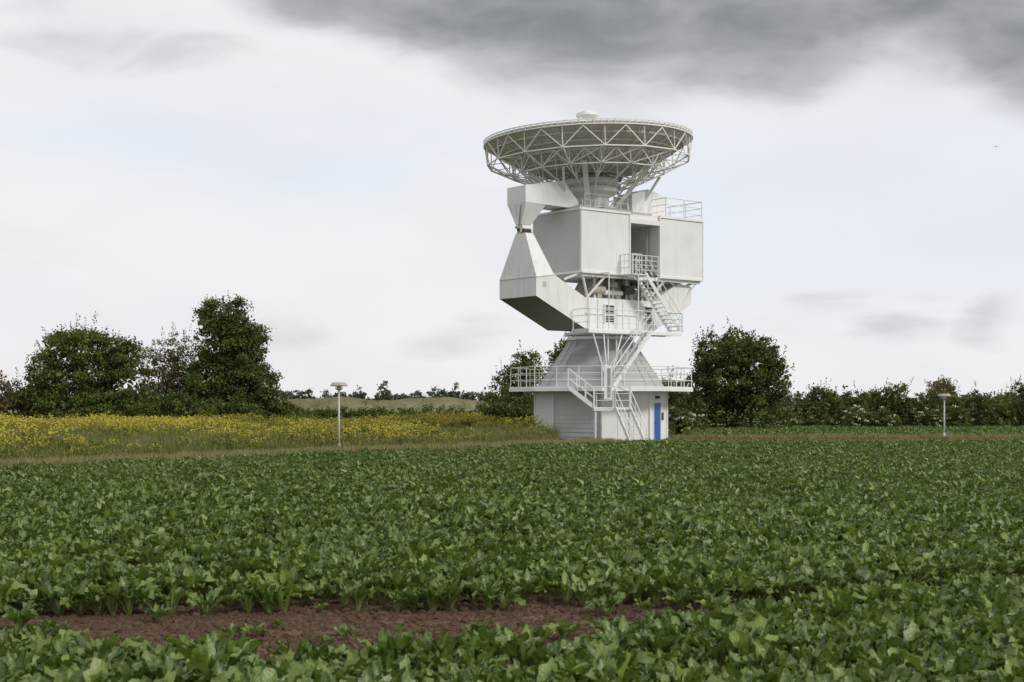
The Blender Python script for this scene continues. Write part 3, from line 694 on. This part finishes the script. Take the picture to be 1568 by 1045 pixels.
tree('broadleaf_tree.005',(X(1020,125),125,0),[(0,0,2.6,2.0,1.8,1.9),(-2,0,2.2,1.6,1.6,1.7),(1.6,0,2.4,1.5,1.6,1.7)],110,80,.2,.5,LEAF,22,[(0,0,.1)],limbs=8,shoots=30,core=6)
hr=random.Random(5); lob=[]
x=0
while x<32:
    h=hr.uniform(1.3,1.85); lob.append((x,hr.uniform(-.5,.5),h*.85,hr.uniform(1.1,1.8),1.3,h)); x+=hr.uniform(.8,1.5)
    if hr.random()<.25: lob.append((x,hr.uniform(-.5,.5),h*1.5,hr.uniform(.6,1.0),.9,h*.7))
tree('hedge',(X(1195,108),108,0),lob,760,70,.17,.45,LEAFH,23,[(i*3.0,0,.07) for i in range(11)],limbs=8,shoots=160,core=6)
for i,(px,yy,fl) in enumerate(((1308,103,38),(1350,103,9),(1425,104,18),(1462,104,12))):
    tree('elder_bush.%03d'%(3+i),(X(px,yy),yy,0),[(0,0,.9,.8,.8,.95),(.6,0,.7,.7,.7,.7)],32,70,.15,.35,LEAFH,30+i,[(0,0,.05)],limbs=4,shoots=6,flowers=fl)
tree('broadleaf_tree.006',(X(1440,150),150,0),[(0,0,3,1.6,1.5,1.3),(.3,0,4.0,.7,.7,.7)],50,60,.2,.5,LEAFB,40,[(0,0,.1)],limbs=10,shoots=25)
tree('broadleaf_tree.007',(X(1562,150),150,0),[(0,0,2.6,1.5,1.5,1.5),(1.5,0,2.8,1.5,1.5,1.5)],60,60,.2,.5,LEAF2,41,[(0,0,.1)],limbs=6,shoots=15)
lob=[(x,hr.uniform(-.6,.6),.75,2.2,1.2,hr.uniform(.55,.85)) for x in np.arange(-24,-1,1.3)]
leafcloud('low_hedge',[(l[0],140+l[1],*l[2:]) for l in lob],300,60,.2,.5,LEAFH,None,50,shoots=40)
b=MB(); N=60; vs=[];fs=[]
for i in range(N+1):
    x=-75+i*80/N; 
    hh=(3.0+1.4*mnoise.noise(Vector((x*.07,0,0)))+.5*mnoise.noise(Vector((x*.4,2,0))))*min(1,(i/8.0))*min(1,((N-i)/6.0))
    vs+=[(x,395,-.1),(x,402,max(.02,hh)),(x,440,max(.02,hh*.8)),(x,470,-.1)]
for i in range(N):
    for j in range(3): q=i*4+j; fs.append((q,q+4,q+5,q+1))
b.add(vs,fs); b.obj('distant_hill',None,(DUNE,),True)
lob=[]
for px in np.arange(-300,1900,9):
    dens=.95 if (430<px<560 or 600<px<760 or px>1000 or px<400) else .4
    if hr.random()>dens: continue
    YY=hr.uniform(480,620); h=hr.uniform(1.8,3.6); lob.append((X(px,YY),YY,h*.8,hr.uniform(3,6),3,h))
for px,h,w in ((588,6.6,2.2),(594,5.4,2.6),(582,4.6,2.0),(697,6.0,1.6),(690,4.4,3),(455,4.4,5),(470,5.0,2.5),(440,4.6,3),(505,4.2,4),(520,4.0,2),(553,4.8,1.6),(612,4.4,2.5),(640,3.8,5),(665,4.8,2.5),(680,4.6,2.5),(710,4.6,3),(725,4.4,4),(745,5.0,2.5)):
    lob.append((X(px,470),470,h*.75,w,2.5,h*.6)); lob.append((X(px,470)+w*.4,470,h*.5,w,2.5,h*.5))
leafcloud('distant_tree_line',lob,2300,30,.75,1.1,LEAFD,None,51)

# ------------------------------------------------------------------ birds
def bird(name,px,py,Y,span,seed):
    P=Vector((X(px,Y),Y,EYE+(615-py)/F*Y)); b=MB()
    b.tube((-.12*span,0,0),(.18*span,0,0),.05*span,.06*span,n=8); b.tube((.18*span,0,0),(.34*span,0,.02*span),.06*span,.015*span,n=8); b.tube((-.12*span,0,0),(-.34*span,0,0),.05*span,.02*span,n=6)
    for s in (-1,1):
        for k,(y0,z0,y1,z1,c0,c1) in enumerate(((0,.02,.25,.12,.2,.16),(.25,.12,.55,.05,.16,.03))):
            b.add([(c0/2*span,s*y0*span,z0*span),(-c0/2*span,s*y0*span,z0*span),(-c1/2*span-.05*span*k,s*y1*span,z1*span),(c1/2*span-.05*span*k,s*y1*span,z1*span)],[(0,1,2,3)])
    o=b.obj(name,None,(DARK,),loc=P); o.rotation_euler=(.15,.1,seed)
bird('bird',1525,225,120,.5,1.0); bird('bird.001',419,566,90,.35,1.4)

# ------------------------------------------------------------------ sky
w=bpy.data.worlds.new('World'); scene.world=w; w.use_nodes=True; nt=w.node_tree
bg=nt.nodes['Background']; out=nt.nodes['World Output']
sunv=Vector((.80,-.58,.72)).normalized(); el=math.asin(sunv.z); azs=math.atan2(sunv.x,sunv.y)
sk=nt.nodes.new('ShaderNodeTexSky'); sk.sky_type='NISHITA'; sk.sun_disc=False; sk.sun_elevation=el; sk.sun_rotation=azs
def M(op,a,b=None,c=None,clamp=False):
    n=nt.nodes.new('ShaderNodeMath'); n.operation=op; n.use_clamp=clamp
    for i,v in enumerate((a,b,c)):
        if v is None: continue
        if isinstance(v,(int,float)): n.inputs[i].default_value=v
        else: nt.links.new(v,n.inputs[i])
    return n.outputs[0]
tc=nt.nodes.new('ShaderNodeTexCoord'); sx=nt.nodes.new('ShaderNodeSeparateXYZ'); nt.links.new(tc.outputs['Generated'],sx.inputs[0])
az=M('ARCTAN2',sx.outputs[0],sx.outputs[1]); ev=M('ARCSINE',sx.outputs[2])
cv=nt.nodes.new('ShaderNodeCombineXYZ'); nt.links.new(az,cv.inputs[0]); nt.links.new(ev,cv.inputs[1])
def wn(scale,sc,detail=5,rough=.55,off=(0,0,0),dist=0):
    mp=nt.nodes.new('ShaderNodeMapping'); mp.inputs['Scale'].default_value=sc; mp.inputs['Location'].default_value=off; nt.links.new(cv.outputs[0],mp.inputs[0])
    n=nt.nodes.new('ShaderNodeTexNoise'); n.inputs['Scale'].default_value=scale; n.inputs['Detail'].default_value=detail; n.inputs['Roughness'].default_value=rough; n.inputs['Distortion'].default_value=dist
    nt.links.new(mp.outputs[0],n.inputs['Vector']); return n.outputs[0]
def sm(x,a,b):
    n=nt.nodes.new('ShaderNodeMapRange'); n.interpolation_type='SMOOTHSTEP'; n.clamp=True
    nt.links.new(x,n.inputs[0]); n.inputs[1].default_value=a;n.inputs[2].default_value=b; return n.outputs[0]
nA=wn(6,(1,2.4,1),6,.5,dist=.3); nB=wn(2.6,(1,2.6,1),3,.5,(3,1,0)); nC=wn(11,(1,2.6,1),5,.5,(7,2,0),dist=.4)
pxe=[(-200,-40),(0,-30),(280,-25),(380,20),(540,78),(740,128),(960,158),(1120,180),(1240,165),(1320,85),(1440,100),(1568,225),(1800,190)]
def pa(px): return math.atan((px-784)/F)
def pe(py): return math.atan((615-py)/F)
st_=[((pa(p)+.5)/1.0,(pe(y)/.5,)*3) for p,y in pxe]
fac=M('ADD',az,.5); rp=ramp(nt,fac,st_,'B_SPLINE')
edge=M('MULTIPLY',rp.outputs[0],.5)
dd=M('ADD',M('SUBTRACT',ev,edge),M('MULTIPLY',M('SUBTRACT',nA,.5),.085))
bank=M('MULTIPLY',sm(dd,-.012,.018),M('SUBTRACT',1.0,M('MULTIPLY',sm(ev,.34,.46),.8)))
thick=M('ADD',M('MULTIPLY',sm(dd,-.01,.045),.65),M('MULTIPLY',M('SUBTRACT',sm(nC,.3,.7),.4),.5),clamp=True)
blue=M('MULTIPLY',M('MULTIPLY',sm(nB,.36,.6),sm(ev,.02,.1)),M('SUBTRACT',1.0,sm(ev,.16,.24)))
blue=M('MULTIPLY',blue,M('SUBTRACT',1.0,M('MULTIPLY',sm(az,-.1,.2),.45)))
base=mixc(nt,blue,(.90,.895,.91),(.78,.85,.94))
gw=sm(nA,.42,.75); base=mixc(nt,M('MULTIPLY',gw,.35),base,(.72,.735,.78))
def blob(px,py,wx,wy,stn):
    a=M('DIVIDE',M('SUBTRACT',az,pa(px)),wx/F); b_=M('DIVIDE',M('SUBTRACT',ev,pe(py)),wy/F)
    r2=M('ADD',M('MULTIPLY',a,a),M('MULTIPLY',b_,b_)); v=M('ADD',M('SUBTRACT',1.0,r2),M('MULTIPLY',M('SUBTRACT',nC,.5),5.5))
    return M('MULTIPLY',sm(v,.0,1.8),stn)
acc=None
for bb in ((690,510,130,40,.55),(1310,490,130,50,.7),(1545,505,80,46,.6),(450,520,80,34,.4),(200,85,220,40,.55),(60,15,150,50,.6)):
    v=blob(*bb); acc=v if acc is None else M('MAXIMUM',acc,v)
c1=mixc(nt,acc,base,(.52,.54,.58))
dark=mixc(nt,thick,(.60,.61,.64),(.225,.24,.255))
c2=mixc(nt,bank,c1,dark)
nsk=mixc(nt,1.0,sk.outputs[0],(.1,.1,.1),'MULTIPLY')
fin=mixc(nt,.95,nsk,c2)
nt.links.new(fin,bg.inputs[0]); bg.inputs[1].default_value=1.0

sl=bpy.data.lights.new('sun','SUN'); sl.energy=2.1; sl.angle=math.radians(12); sl.color=(1,.96,.9)
so=bpy.data.objects.new('sun',sl); scene.collection.objects.link(so); so.rotation_euler=(-sunv).to_track_quat('-Z','Y').to_euler(); so.location=(30,20,40)

cam=bpy.data.cameras.new('camera'); cam.lens=50; cam.sensor_width=36; cam.shift_y=92.5/1568; cam.clip_end=12000; cam.clip_start=.1
cam.dof.use_dof=True; cam.dof.focus_distance=65; cam.dof.aperture_fstop=4.0
co=bpy.data.objects.new('camera',cam); scene.collection.objects.link(co); co.location=(0,0,EYE); co.rotation_euler=(math.pi/2,0,0); scene.camera=co
